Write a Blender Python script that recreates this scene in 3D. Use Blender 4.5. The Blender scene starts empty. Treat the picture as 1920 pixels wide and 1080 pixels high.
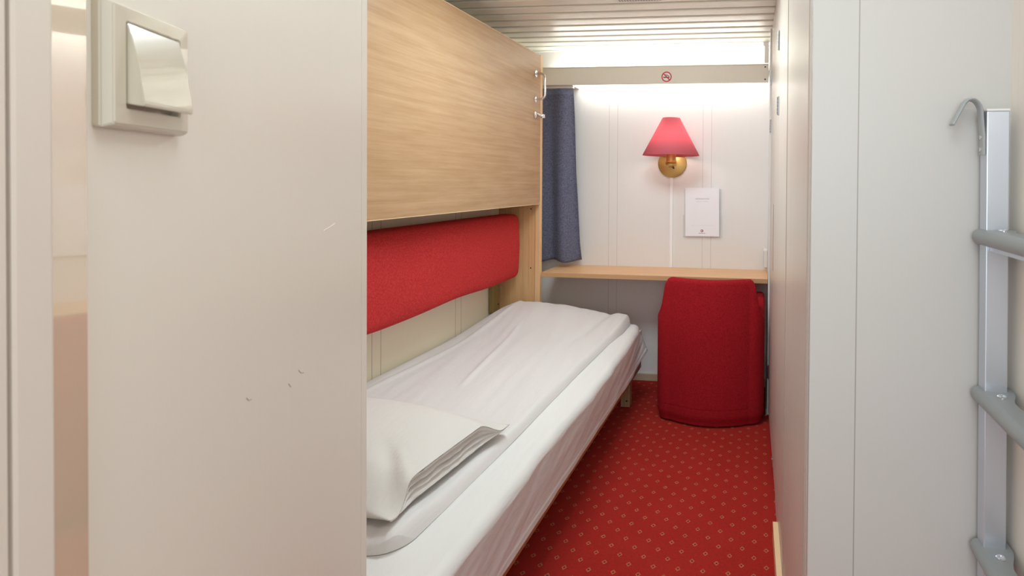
import bpy, bmesh, math, random
from mathutils import Vector, Matrix, noise

# ---------------------------------------------------------------- scene, camera, world, lights, exposure
S = bpy.context.scene
COL = S.collection
PI = math.pi

cam_d = bpy.data.cameras.new('camera')
cam_d.sensor_width = 36.0
cam_d.lens = 18.75                      # 1000 px at 1920 px wide
cam_d.shift_x = -0.1823
cam_d.shift_y = -0.0979
cam_d.clip_start = 0.02
cam_d.dof.use_dof = True
cam_d.dof.focus_distance = 2.2
cam_d.dof.aperture_fstop = 11.0
cam = bpy.data.objects.new('camera', cam_d)
COL.objects.link(cam)
cam.matrix_world = (Matrix.Translation((0, 0, 1.24)) @ Matrix.Rotation(math.atan(0.117), 4, 'Z')
                    @ Matrix.Rotation(PI / 2 - 0.0115, 4, 'X') @ Matrix.Rotation(0.0085, 4, 'Z'))
S.camera = cam

S.view_settings.view_transform = 'Standard'
S.view_settings.look = 'None'
S.view_settings.gamma = 1.0
S.view_settings.use_curve_mapping = False
S.view_settings.exposure = 0.0

W = bpy.data.worlds.new('world')
S.world = W
W.use_nodes = True
W.node_tree.nodes['Background'].inputs['Color'].default_value = (0.84, 0.93, 1.0, 1)
W.node_tree.nodes['Background'].inputs['Strength'].default_value = 1.15


def area(name, loc, rot, sx, sy, power, color):
    d = bpy.data.lights.new(name, 'AREA')
    d.shape = 'RECTANGLE'
    d.size, d.size_y = sx, sy
    d.energy = power
    d.color = color
    o = bpy.data.objects.new(name, d)
    COL.objects.link(o)
    o.location = loc
    o.rotation_euler = rot
    return o


area('entrance_ceiling_lamp', (0.02, 0.30, 2.035), (0, 0, 0), 0.50, 0.30, 4.0, (0.86, 0.95, 1.0))
area('corridor_fill', (-0.05, -0.85, 1.55), (math.radians(82), 0, 0), 1.0, 0.9, 13.0, (0.84, 0.95, 1.0))  # added fill panel behind the camera, standing in for light from the corridor
area('cabin_ceiling_lamp', (-0.55, 1.85, 2.035), (0, 0, 0), 0.60, 0.40, 18.0, (0.83, 0.96, 1.0))

try:
    S.cycles.max_bounces = 10
    S.cycles.diffuse_bounces = 6
    S.cycles.use_denoising = True
    S.cycles.sample_clamp_indirect = 6.0
except Exception:
    pass


# ---------------------------------------------------------------- materials
def new_mat(name):
    m = bpy.data.materials.new(name)
    m.use_nodes = True
    nt = m.node_tree
    return m, nt, nt.nodes['Principled BSDF']


class N:
    """small node helper"""
    def __init__(s, nt):
        s.nt = nt

    def n(s, t, **kw):
        nd = s.nt.nodes.new(t)
        for k, v in kw.items():
            setattr(nd, k, v)
        return nd

    def link(s, a, b):
        s.nt.links.new(a, b)

    def m(s, op, a, b=None, c=None):
        nd = s.nt.nodes.new('ShaderNodeMath')
        nd.operation = op
        for i, v in enumerate((a, b, c)):
            if v is None:
                continue
            if isinstance(v, (int, float)):
                nd.inputs[i].default_value = v
            else:
                s.nt.links.new(v, nd.inputs[i])
        return nd.outputs[0]

    def mix(s, fac, a, b):
        nd = s.nt.nodes.new('ShaderNodeMix')
        nd.data_type = 'RGBA'
        for i, v in ((0, fac), (6, a), (7, b)):
            if isinstance(v, (int, float)):
                nd.inputs[i].default_value = v
            elif isinstance(v, (tuple, list)):
                nd.inputs[i].default_value = (*v, 1) if len(v) == 3 else v
            else:
                s.nt.links.new(v, nd.inputs[i])
        return nd.outputs[2]

    def coord(s, scale=(1, 1, 1), rot=(0, 0, 0), loc=(0, 0, 0)):
        tc = s.n('ShaderNodeTexCoord')
        mp = s.n('ShaderNodeMapping')
        mp.inputs['Scale'].default_value = scale
        mp.inputs['Rotation'].default_value = rot
        mp.inputs['Location'].default_value = loc
        s.link(tc.outputs['Object'], mp.inputs['Vector'])
        return mp.outputs[0]

    def noise(s, vec, scale, detail=3, rough=0.55):
        nd = s.n('ShaderNodeTexNoise')
        nd.inputs['Scale'].default_value = scale
        nd.inputs['Detail'].default_value = detail
        nd.inputs['Roughness'].default_value = rough
        s.link(vec, nd.inputs['Vector'])
        return nd.outputs[0]

    def bump(s, h, strength, dist, bsdf):
        b = s.n('ShaderNodeBump')
        b.inputs['Strength'].default_value = strength
        b.inputs['Distance'].default_value = dist
        s.link(h, b.inputs['Height'])
        s.link(b.outputs[0], bsdf.inputs['Normal'])


def plain(name, col, rough=0.5, metal=0.0, spec=0.5, emit=None, es=0.0):
    m, nt, b = new_mat(name)
    b.inputs['Base Color'].default_value = (*col, 1)
    b.inputs['Roughness'].default_value = rough
    b.inputs['Metallic'].default_value = metal
    b.inputs['Specular IOR Level'].default_value = spec
    if emit:
        b.inputs['Emission Color'].default_value = (*emit, 1)
        b.inputs['Emission Strength'].default_value = es
    return m


def laminate(name, col, rough=0.35, joints=(), axis=0, jw=0.0022, jcol=None, streak=0.05, spec=0.4):
    """painted wall laminate with a fine vertical grain; joints = thin grooves at given coordinates along one axis"""
    m, nt, b = new_mat(name)
    k = N(nt)
    v = k.coord((160, 160, 2.5))
    n1 = k.noise(v, 1.0, 3)
    v2 = k.coord((1.3, 1.3, 0.8))
    n2 = k.noise(v2, 1.0, 2)
    f = k.m('ADD', k.m('MULTIPLY', n1, streak), k.m('MULTIPLY', n2, streak * 0.6))
    c = k.mix(f, col, tuple(x * 0.35 for x in col))
    h = n1
    if joints:
        tc = k.n('ShaderNodeTexCoord')
        sp = k.n('ShaderNodeSeparateXYZ')
        k.link(tc.outputs['Object'], sp.inputs[0])
        co = sp.outputs[axis]
        tot = None
        for j in joints:
            d = k.m('ABSOLUTE', k.m('SUBTRACT', co, j))
            g = k.m('LESS_THAN', d, jw / 2)
            tot = g if tot is None else k.m('MAXIMUM', tot, g)
        c = k.mix(k.m('MULTIPLY', tot, 0.85), c, jcol or tuple(x * 0.38 for x in col))
    k.link(c, b.inputs['Base Color'])
    b.inputs['Roughness'].default_value = rough
    b.inputs['Specular IOR Level'].default_value = spec
    k.bump(h, 0.06, 0.001, b)
    return m


def wood(name, light, dark, grain='h', rough=0.38, scale=1.0, wav=0.35):
    """beech laminate; grain 'y' runs along Y, 'z' runs upright, 'x' runs along X"""
    m, nt, b = new_mat(name)
    k = N(nt)
    lo, hi = 1.8 * scale, 85 * scale
    sc = {'y': (hi, lo, hi), 'z': (hi, hi, lo), 'x': (lo, hi, hi)}[grain]
    v = k.coord(sc)
    n1 = k.noise(v, 1.0, 4, 0.6)
    fine = k.noise(k.coord(tuple(s * 9 for s in sc)), 1.0, 2)
    sc2 = {'y': (7, 4.5, 30), 'z': (7, 20, 3), 'x': (3, 7, 20)}[grain]
    n2 = k.noise(k.coord(tuple(s * scale for s in sc2), rot=(-0.13, 0, 0)), 1.0, 3, 0.5)
    f = k.m('ADD', k.m('MULTIPLY', n1, 0.55), k.m('ADD', k.m('MULTIPLY', fine, 0.25), k.m('MULTIPLY', n2, wav)))
    r = k.n('ShaderNodeMapRange')
    r.inputs[1].default_value = 0.40 + wav * 0.15
    r.inputs[2].default_value = 0.55 + wav * 0.62
    k.link(f, r.inputs[0])
    c = k.mix(r.outputs[0], light, dark)
    k.link(c, b.inputs['Base Color'])
    b.inputs['Roughness'].default_value = rough
    k.bump(fine, 0.05, 0.0006, b)
    return m


def fabric(name, c1, c2, scale=520, rough=0.9, bump=0.3, sheen=0.2, soft=0.0):
    m, nt, b = new_mat(name)
    k = N(nt)
    v = k.coord()
    n1 = k.noise(v, scale, 2, 0.6)
    n2 = k.noise(v, scale * 0.31, 2, 0.6)
    r = k.n('ShaderNodeMapRange')
    r.inputs[1].default_value = 0.36
    r.inputs[2].default_value = 0.64
    k.link(k.m('ADD', k.m('MULTIPLY', n1, 0.5), k.m('MULTIPLY', n2, 0.5)), r.inputs[0])
    c = k.mix(r.outputs[0], c1, c2)
    k.link(c, b.inputs['Base Color'])
    b.inputs['Roughness'].default_value = rough
    b.inputs['Specular IOR Level'].default_value = 0.15
    b.inputs['Sheen Weight'].default_value = sheen
    b.inputs['Sheen Roughness'].default_value = 0.5
    b.inputs['Sheen Tint'].default_value = (*c2, 1)
    k.bump(n1, bump, 0.0012, b)
    return m


def linen(name, col):
    m, nt, b = new_mat(name)
    k = N(nt)
    n1 = k.noise(k.coord((900, 900, 900)), 1.0, 2)
    n2 = k.noise(k.coord((9, 3, 9)), 1.0, 4, 0.6)
    n3 = k.noise(k.coord((70, 8, 70), rot=(0, 0, 0.25)), 1.0, 3, 0.6)
    c = k.mix(k.m('MULTIPLY', n1, 0.14), col, tuple(x * 0.75 for x in col))
    k.link(c, b.inputs['Base Color'])
    b.inputs['Roughness'].default_value = 0.85
    b.inputs['Specular IOR Level'].default_value = 0.2
    b.inputs['Sheen Weight'].default_value = 0.1
    h = k.m('ADD', k.m('MULTIPLY', n2, 1.0), k.m('ADD', k.m('MULTIPLY', n3, 0.16), k.m('MULTIPLY', n1, 0.02)))
    k.bump(h, 0.35, 0.012, b)
    return m


def carpet_mat():
    m, nt, b = new_mat('carpet')
    k = N(nt)
    tc = k.n('ShaderNodeTexCoord')
    sp = k.n('ShaderNodeSeparateXYZ')
    k.link(tc.outputs['Object'], sp.inputs[0])
    P = 0.0805
    vj = k.noise(tc.outputs['Object'], 260, 2)
    jx = k.m('MULTIPLY', k.m('SUBTRACT', vj, 0.5), 0.006)

    def cell(ox, oy):
        ax = k.m('ABSOLUTE', k.m('SUBTRACT', k.m('FRACT', k.m('DIVIDE', k.m('SUBTRACT', sp.outputs[0], ox), P)), 0.5))
        ay = k.m('ABSOLUTE', k.m('SUBTRACT', k.m('FRACT', k.m('DIVIDE', k.m('SUBTRACT', sp.outputs[1], oy), P)), 0.5))
        return k.m('ADD', k.m('MULTIPLY', k.m('ADD', ax, k.m('MULTIPLY', ay, 0.85)), P), jx)
    d = k.m('MINIMUM', cell(-0.0515 + P / 2, 1.7155 + P / 2), cell(-0.0515, 1.7155))
    ring = k.m('MULTIPLY', k.m('LESS_THAN', d, 0.0092), k.m('GREATER_THAN', d, 0.0042))
    core = k.m('LESS_THAN', d, 0.0042)
    n1 = k.noise(tc.outputs['Object'], 420, 3, 0.7)
    n2 = k.noise(tc.outputs['Object'], 5, 3)
    n3 = k.noise(tc.outputs['Object'], 120, 2)
    r = k.n('ShaderNodeMapRange')
    r.inputs[1].default_value = 0.3
    r.inputs[2].default_value = 0.7
    k.link(k.m('ADD', k.m('MULTIPLY', n1, 0.6), k.m('ADD', k.m('MULTIPLY', n3, 0.25), k.m('MULTIPLY', n2, 0.15))), r.inputs[0])
    base = k.mix(r.outputs[0], (0.26, 0.008, 0.008), (0.42, 0.028, 0.018))
    c = k.mix(k.m('MULTIPLY', ring, k.m('ADD', 0.06, k.m('MULTIPLY', n3, 0.66))), base, (0.62, 0.27, 0.13))
    c = k.mix(k.m('MULTIPLY', core, 0.8), c, (0.10, 0.015, 0.015))
    k.link(c, b.inputs['Base Color'])
    b.inputs['Roughness'].default_value = 0.95
    b.inputs['Specular IOR Level'].default_value = 0.1
    b.inputs['Sheen Weight'].default_value = 0.15
    b.inputs['Sheen Tint'].default_value = (0.8, 0.2, 0.15, 1)
    k.bump(n1, 0.5, 0.003, b)
    return m


def shade_mat():
    m, nt, b = new_mat('pink_shade')
    k = N(nt)
    out = nt.nodes['Material Output']
    b.inputs['Base Color'].default_value = (0.72, 0.24, 0.29, 1)
    b.inputs['Roughness'].default_value = 0.8
    t = k.n('ShaderNodeBsdfTranslucent')
    t.inputs['Color'].default_value = (0.92, 0.30, 0.36, 1)
    mx = k.n('ShaderNodeMixShader')
    mx.inputs[0].default_value = 0.5
    k.link(b.outputs[0], mx.inputs[1])
    k.link(t.outputs[0], mx.inputs[2])
    k.link(mx.outputs[0], out.inputs['Surface'])
    return m


CREAM = (0.76, 0.70, 0.62)
M = {}
M['cream'] = laminate('cream_laminate', CREAM, joints=(-99,), axis=1)
M['cream_left'] = laminate('cream_laminate_left_wall', (0.90, 0.84, 0.66), joints=(1.916, 1.965, 2.49, 2.54), axis=1, jw=0.003)
M['back'] = laminate('white_laminate_back_wall', (0.82, 0.80, 0.78), joints=(-0.946, -0.892, -0.356, -0.303), axis=0, jw=0.0022, rough=0.4, jcol=(0.50, 0.46, 0.42))
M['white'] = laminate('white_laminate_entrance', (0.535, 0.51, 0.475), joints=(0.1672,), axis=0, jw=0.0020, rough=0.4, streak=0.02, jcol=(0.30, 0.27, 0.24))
M['wardrobe'] = laminate('wardrobe_laminate', (0.74, 0.67, 0.59), rough=0.33, streak=0.32)
M['gloss'] = plain('glossy_cream_paint', (0.70, 0.58, 0.44), rough=0.06, spec=1.0)
M['trim'] = plain('painted_trim', (0.70, 0.63, 0.56), rough=0.45)
M['dark_gap'] = plain('dark_gap', (0.10, 0.07, 0.04), rough=0.9)
M['ceil'] = plain('ceiling_paint', (0.88, 0.88, 0.80), rough=0.25, spec=0.5)
M['ceil_gap'] = plain('ceiling_gap', (0.06, 0.04, 0.02), rough=0.8)
M['wood_y'] = wood('beech_along', (0.49, 0.31, 0.17), (0.37, 0.21, 0.095), 'y', wav=0.38)
M['wood_z'] = wood('beech_upright', (0.68, 0.42, 0.205), (0.50, 0.275, 0.12), 'z', wav=0.15)
M['wood_x'] = wood('beech_desk', (0.74, 0.45, 0.235), (0.62, 0.34, 0.16), 'x', wav=0.15)
M['edge'] = wood('beech_edge', (0.78, 0.52, 0.28), (0.68, 0.42, 0.20), 'z', wav=0.1)
M['rail'] = wood('bed_rail_brown', (0.36, 0.15, 0.055), (0.22, 0.085, 0.03), 'y', wav=0.1)
M['legwood'] = wood('bed_leg_pine', (0.45, 0.29, 0.16), (0.30, 0.18, 0.09), 'z', wav=0.1)
M['carpet'] = carpet_mat()
M['red'] = fabric('red_upholstery', (0.38, 0.016, 0.018), (0.58, 0.048, 0.045))
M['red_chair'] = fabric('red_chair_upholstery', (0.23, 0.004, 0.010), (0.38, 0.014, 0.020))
M['sheet'] = linen('white_bed_sheet', (0.715, 0.70, 0.68))
M['duvet'] = linen('white_duvet', (0.69, 0.66, 0.645))
M['pillow'] = linen('white_pillow', (0.665, 0.635, 0.60))
M['curtain'] = fabric('blue_grey_curtain', (0.060, 0.064, 0.105), (0.185, 0.19, 0.265), scale=500, bump=0.2, sheen=0.1)
M['brass'] = plain('brass', (0.62, 0.43, 0.15), rough=0.42, metal=0.9)
M['chrome'] = plain('chrome', (0.78, 0.78, 0.80), rough=0.16, metal=1.0)
M['steel_dark'] = plain('hinge_steel', (0.30, 0.295, 0.31), rough=0.3, metal=1.0)
M['alu'] = plain('brushed_aluminium', (0.66, 0.69, 0.75), rough=0.38, metal=0.8)
M['grey_pl'] = plain('grey_tread_plastic', (0.30, 0.315, 0.315), rough=0.42)
M['grey_pl2'] = plain('grey_hook_paint', (0.38, 0.40, 0.40), rough=0.35)
M['olive'] = plain('olive_metal', (0.28, 0.21, 0.075), rough=0.4, metal=0.3)
M['black'] = plain('black_screw', (0.012, 0.011, 0.010), rough=0.5)
M['plastic'] = plain('cream_switch_plastic', (0.57, 0.515, 0.405), rough=0.16, spec=0.55)
M['plastic_w'] = plain('white_plastic', (0.74, 0.72, 0.70), rough=0.4)
M['paper'] = plain('paper', (0.88, 0.88, 0.92), rough=0.6)
M['ink'] = plain('grey_ink', (0.30, 0.30, 0.31), rough=0.7)
M['ink_light'] = plain('pale_ink', (0.62, 0.62, 0.66), rough=0.7)
M['ink_red'] = plain('dull_red_ink', (0.42, 0.10, 0.17), rough=0.7)
M['sign_red'] = plain('sign_red', (0.48, 0.008, 0.012), rough=0.4)
M['sign_white'] = plain('sign_white', (0.85, 0.76, 0.72), rough=0.4)
M['pelmet'] = laminate('pelmet_beige', (0.76, 0.71, 0.62), streak=0.04, rough=0.45)
M['pelmet_edge'] = plain('pelmet_edge', (0.80, 0.74, 0.6), rough=0.4)
M['tube'] = plain('fluorescent_tube', (1, 1, 1), emit=(0.96, 1.0, 0.97), es=20.0)
M['diffuser'] = plain('light_diffuser', (0.9, 0.9, 0.88), emit=(0.98, 0.98, 1.0), es=3.0)
M['bulb'] = plain('lit_bulb', (1, 1, 1), emit=(1.0, 0.93, 0.84), es=19.0)
M['shade'] = shade_mat()
for key_, wgt, ior_ in (('gloss', 1.0, 2.3), ('plastic', 0.6, 1.8)):
    _b = M[key_].node_tree.nodes['Principled BSDF']
    _b.inputs['Coat Weight'].default_value = wgt
    _b.inputs['Coat IOR'].default_value = ior_
    _b.inputs['Coat Roughness'].default_value = 0.03
M['acrylic'] = plain('clear_acrylic', (0.9, 0.9, 0.9), rough=0.05)
_b = M['acrylic'].node_tree.nodes['Principled BSDF']
_b.inputs['Transmission Weight'].default_value = 0.92
_b.inputs['IOR'].default_value = 1.3
_b.inputs['Alpha'].default_value = 0.35
M['baseboard'] = plain('pale_wood_baseboard', (0.52, 0.40, 0.28), rough=0.5)
M['baseboard_l'] = plain('light_wood_baseboard', (0.80, 0.56, 0.33), rough=0.4)


# ---------------------------------------------------------------- mesh helpers
def box(bm, x0, x1, y0, y1, z0, z1, bev=0.0, seg=2):
    r = bmesh.ops.create_cube(bm, size=1.0)
    vs = r['verts']
    for v in vs:
        v.co = Vector(((x0 + x1) / 2 + v.co.x * (x1 - x0), (y0 + y1) / 2 + v.co.y * (y1 - y0), (z0 + z1) / 2 + v.co.z * (z1 - z0)))
    if bev > 0:
        es = list({e for v in vs for e in v.link_edges})
        bmesh.ops.bevel(bm, geom=es, offset=bev, segments=seg, profile=0.5, affect='EDGES')


def prism(bm, pts, a, b, axis='z'):
    """extrude a closed polygon; pts in the two other axes (order x,y / x,z / y,z)"""
    def mk(p, t):
        return {'z': (p[0], p[1], t), 'y': (p[0], t, p[1]), 'x': (t, p[0], p[1])}[axis]
    v0 = [bm.verts.new(mk(p, a)) for p in pts]
    v1 = [bm.verts.new(mk(p, b)) for p in pts]
    n = len(pts)
    f = [bm.faces.new(v0), bm.faces.new(v1)]
    for i in range(n):
        f.append(bm.faces.new((v0[i], v0[(i + 1) % n], v1[(i + 1) % n], v1[i])))
    bmesh.ops.recalc_face_normals(bm, faces=f)
    return f


def lathe(bm, prof, c, axis='z', seg=48, close=True):
    """prof: (radius, height) list, spun about an axis through c"""
    rings = []
    for r, h in prof:
        ring = []
        for i in range(seg):
            a = 2 * PI * i / seg
            u, w = r * math.cos(a), r * math.sin(a)
            p = {'z': (u, w, h), 'y': (u, h, w), 'x': (h, u, w)}[axis]
            ring.append(bm.verts.new((c[0] + p[0], c[1] + p[1], c[2] + p[2])))
        rings.append(ring)
    fs = []
    for k in range(len(rings) - 1):
        for i in range(seg):
            j = (i + 1) % seg
            fs.append(bm.faces.new((rings[k][i], rings[k][j], rings[k + 1][j], rings[k + 1][i])))
    if close:
        fs.append(bm.faces.new(rings[0]))
        fs.append(bm.faces.new(rings[-1]))
    bmesh.ops.recalc_face_normals(bm, faces=fs)


def tube(bm, pts, r, seg=12, rx=None, up=None):
    """round (or flat oval rx by r) bar swept along a path"""
    pts = [Vector(p) for p in pts]
    rings = []
    ref = Vector(up) if up else None
    for i, p in enumerate(pts):
        t = (pts[min(i + 1, len(pts) - 1)] - pts[max(i - 1, 0)]).normalized()
        if ref is None:
            ref = Vector((0, 0, 1)) if abs(t.z) < 0.9 else Vector((0, 1, 0))
        a = (ref - t * ref.dot(t)).normalized()
        b = t.cross(a)
        if not up:
            ref = a
        ring = []
        for k in range(seg):
            th = 2 * PI * k / seg
            ring.append(bm.verts.new(p + a * ((rx or r) * math.cos(th)) + b * (r * math.sin(th))))
        rings.append(ring)
    fs = []
    for k in range(len(rings) - 1):
        for i in range(seg):
            j = (i + 1) % seg
            fs.append(bm.faces.new((rings[k][i], rings[k][j], rings[k + 1][j], rings[k + 1][i])))
    fs.append(bm.faces.new(rings[0]))
    fs.append(bm.faces.new(rings[-1]))
    bmesh.ops.recalc_face_normals(bm, faces=fs)


def rrect(x0, x1, y0, y1, r, seg=6, corners=(1, 1, 1, 1)):
    """rounded rectangle outline, corners order: (x1,y1) (x0,y1) (x0,y0) (x1,y0)"""
    out = []
    for (cx, cy, a0, on) in ((x1, y1, 0, corners[0]), (x0, y1, 90, corners[1]), (x0, y0, 180, corners[2]), (x1, y0, 270, corners[3])):
        if not on:
            out.append((cx, cy))
            continue
        ccx = cx - r if cx == x1 else cx + r
        ccy = cy - r if cy == y1 else cy + r
        for i in range(seg + 1):
            a = math.radians(a0 + 90 * i / seg)
            out.append((ccx + r * math.cos(a), ccy + r * math.sin(a)))
    return out


def grid(bm, nu, nv, fn):
    vs = [[bm.verts.new(fn(i / (nu - 1), j / (nv - 1))) for j in range(nv)] for i in range(nu)]
    fs = []
    for i in range(nu - 1):
        for j in range(nv - 1):
            fs.append(bm.faces.new((vs[i][j], vs[i + 1][j], vs[i + 1][j + 1], vs[i][j + 1])))
    return vs, fs


def obj(name, bm, mat, parent=None, smooth=None, xf=None):
    if xf is not None:
        bmesh.ops.transform(bm, matrix=xf, verts=bm.verts)
    if parent is not None:
        pm = world_of(parent).inverted()
        bmesh.ops.transform(bm, matrix=pm, verts=bm.verts)
    me = bpy.data.meshes.new(name)
    bm.to_mesh(me)
    bm.free()
    me.materials.append(M[mat] if isinstance(mat, str) else mat)
    o = bpy.data.objects.new(name, me)
    COL.objects.link(o)
    if parent is not None:
        o.parent = parent
    if smooth:
        for p in me.polygons:
            p.use_smooth = True
        if smooth < 180:
            md = o.modifiers.new('smooth', 'EDGE_SPLIT')
            md.split_angle = math.radians(smooth)
    return o


def world_of(o):
    mt = Matrix.LocRotScale(o.location, o.rotation_euler, None)
    return world_of(o.parent) @ mt if o.parent else mt


def thing(name, label, cat, loc=(0, 0, 0), group=None):
    o = bpy.data.objects.new(name, None)
    COL.objects.link(o)
    o.location = loc
    o.empty_display_size = 0.05
    o['label'] = label
    o['category'] = cat
    o['kind'] = 'thing'
    if group:
        o['group'] = group
    return o


def tag(o, label, cat, group=None):
    o['label'] = label
    o['category'] = cat
    o['kind'] = 'thing'
    if group:
        o['group'] = group
    return o


def struct(name, bm, mat, label=None, cat=None, smooth=None):
    o = obj(name, bm, mat, smooth=smooth)
    o['kind'] = 'structure'
    if label:
        o['label'] = label
        o['category'] = cat or name.split('_')[0]
    return o


def B():
    return bmesh.new()


def Bx(*a, **k):
    bm = B()
    box(bm, *a, **k)
    return bm


def sm(t):
    t = max(0.0, min(1.0, t))
    return t * t * (3 - 2 * t)


def lerp(a, b, t):
    return a + (b - a) * t


def interp(tab, x):
    if x <= tab[0][0]:
        return tab[0][1]
    for (a, va), (b, vb) in zip(tab, tab[1:]):
        if x <= b:
            return lerp(va, vb, (x - a) / (b - a))
    return tab[-1][1]


def nz(x, y, z=0.0):
    return noise.noise(Vector((x, y, z)))


# ---------------------------------------------------------------- the room
XL, XR, YB, ZC = -1.505, 0.042, 3.25, 2.05
WY = 0.955                                        # white entrance wall


def wx(y):                                        # wardrobe front runs very slightly askew
    return 0.088 - 0.02 * (y - WY)


struct('floor', Bx(-1.56, 0.47, -1.0, 3.30, -0.05, 0.0), 'carpet', 'red carpet with rows of small pale diamond dots', 'floor')
struct('wall_left', Bx(XL - 0.04, XL, 0.86, 3.30, 0, ZC), 'cream_left', 'cream panelled wall along the bed, behind the red bolster', 'wall')
struct('wall_back', Bx(XL, 0.30, YB, YB + 0.04, 0, ZC), 'back', 'white panelled wall behind the desk and wall lamp', 'wall')
struct('wall_right', Bx(XR, 0.30, 2.855, YB, 0, ZC), 'back', 'narrow white wall return at the right end of the desk', 'wall')
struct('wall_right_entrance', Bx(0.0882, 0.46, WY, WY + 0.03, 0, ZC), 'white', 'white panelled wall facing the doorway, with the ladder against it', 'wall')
struct('wall_right_near', Bx(0.4171, 0.46, -0.45, WY, 0, ZC), laminate('cream_laminate_right', (0.86, 0.79, 0.70), joints=(0.931,), axis=1, jw=0.003, jcol=(0.8, 0.75, 0.66)),
       'cream wall at the far right, behind the ladder', 'wall')

# angled entrance wall with the switch
D = Vector((-0.37115, 0.92857, 0))
NRM = Vector((0.92857, 0.37115, 0))
W0 = Vector((-0.4368, 0.2997, 0))
LEN = (Vector((-0.6358, 0.7977, 0)) - W0).length


def plan(s, n):
    p = W0 + D * s + NRM * n
    return (p.x, p.y)


bm = B()
prism(bm, [plan(-0.0096, 0), plan(LEN - 0.026, 0), plan(LEN - 0.026, -0.04), plan(-0.0096, -0.04)], 0, ZC)
mw = laminate('cream_laminate_entrance', (0.76, 0.705, 0.625), streak=0.03, rough=0.32)
struct('wall_left_entrance', bm, mw, 'cream wall at the left with the light switch', 'wall')
bm = B()
prism(bm, [plan(LEN - 0.0245, 0), plan(LEN, 0), plan(LEN, -0.045), plan(LEN - 0.0245, -0.045)], 0, ZC)
struct('trim_1', bm, mw, 'narrow cream end trim closing the left entrance wall', 'trim')
bm = B()
prism(bm, [(XL, 0.90), (-0.727, 0.90), (-0.682, 0.80), (-0.70, 0.785), (-0.745, 0.86), (XL, 0.86)], 0, ZC)
struct('wall_front', bm, mw, 'cream partition at the head of the bed', 'wall')

# door frame at the far left: glossy reveal, flat flange, dark gap, door edge
bm = B()
prism(bm, [plan(-0.0098, 0.0060), plan(-0.0378, 0.0086), plan(-0.0378, -0.03), plan(-0.0098, -0.03)], 0, ZC)
struct('trim_2', bm, 'gloss', 'glossy cream door jamb beside the switch wall', 'trim')
bm = B()
prism(bm, [plan(-0.0380, -0.03), plan(-0.0380, 0.0088), plan(-0.0405, 0.0098), plan(-0.0612, 0.0098), plan(-0.0632, 0.0090), plan(-0.0632, -0.03)], 0, ZC)
struct('trim_3', bm, 'trim', 'flat pale door frame flange at the left edge', 'trim')
bm = B()
prism(bm, [plan(-0.0634, -0.03), plan(-0.0634, 0.0035), plan(-0.0664, 0.0035), plan(-0.0664, -0.03)], 0, ZC)
struct('trim_4', bm, 'dark_gap', 'dark gap beside the door frame flange', 'trim')
bm = B()
prism(bm, [plan(-0.0666, -0.03), plan(-0.0666, 0.0095), plan(-0.20, 0.0095), plan(-0.20, -0.03)], 0, ZC)
struct('door_1', bm, 'trim', 'edge of the pale cabin door at the far left', 'door')

# scuffs on the entrance wall
M['scuff'] = plain('grey_scuff', (0.42, 0.38, 0.35), rough=0.8)
M['scuff_pale'] = plain('pale_scratch', (0.86, 0.80, 0.72), rough=0.6)
WE = bpy.data.objects['wall_left_entrance']
for pts_, mt_ in ((((0.2965, 1.0108), (0.302, 1.0055), (0.3100, 1.0030)), 'scuff'), (((0.2715, 1.0035), (0.2772, 0.9980)), 'scuff'),
                  (((0.185, 1.0215), (0.189, 1.0175), (0.1935, 1.0166)), 'scuff'), (((0.3685, 1.1713), (0.385, 1.1735), (0.4058, 1.1778)), 'scuff_pale')):
    bm = B()
    tube(bm, [W0 + D * a + NRM * 0.0001 + Vector((0, 0, z)) for a, z in pts_], 0.0004, 6)
    obj('scuff', bm, mt_, WE)
# ceiling of narrow slats across the cabin
bm = B()
Y0 = 2.396 - 0.102 * 28
for k in range(0, 37):
    a, b_ = Y0 + 0.102 * k + 0.012, Y0 + 0.102 * (k + 1) - 0.012
    if b_ > YB:
        b_ = YB
    if a >= b_:
        continue
    prism(bm, [(a, ZC + 0.0265), (a, ZC + 0.004), (a + 0.004, ZC), (b_ - 0.004, ZC), (b_, ZC + 0.004), (b_, ZC + 0.0265)], -1.56, 0.47, 'x')
ce = struct('ceiling', bm, 'ceil', 'cream ceiling of narrow slats running across the cabin', 'ceiling')
gap = obj('slat_gap', Bx(-1.56, 0.47, -0.46, 3.3, ZC + 0.026, ZC + 0.05), 'ceil_gap', ce)

# baseboards
struct('baseboard_back', Bx(-1.24, XR, YB - 0.012, YB, 0, 0.045, bev=0.003), 'baseboard', 'beige skirting under the desk', 'baseboard')
struct('baseboard_return', Bx(XR - 0.006, XR, 2.845, YB - 0.013, 0, 0.035), 'baseboard', 'short skirting at the wall return beside the chair', 'baseboard')
bm = B()
prism(bm, [(wx(WY) - 0.018, WY + 0.032), (wx(1.86) - 0.018, 1.86), (wx(1.86) - 0.0005, 1.86), (wx(WY) - 0.0015, WY + 0.032)], 0, 0.06)
struct('baseboard_right', bm, 'baseboard_l', 'light wood skirting at the foot of the wardrobe panel', 'baseboard')

# ---------------------------------------------------------------- ceiling vent
t = thing('ceiling_vent', 'perforated pale vent grille in the ceiling at the top edge of the view', 'vent', (-0.55, 2.26, ZC))
bm = B()
prism(bm, rrect(-0.655, -0.445, 2.16, 2.36, 0.015), ZC - 0.004, ZC + 0.002)
obj('frame', bm, 'plastic_w', t)
bm = B()
for i in range(16):
    for j in range(15):
        box(bm, -0.640 + i * 0.0122, -0.6335 + i * 0.0122, 2.175 + j * 0.0118, 2.1815 + j * 0.0118, ZC - 0.0048, ZC - 0.0041)
o = obj('grille', bm, plain('grille_holes', (0.34, 0.33, 0.36), rough=0.7), t)

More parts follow.
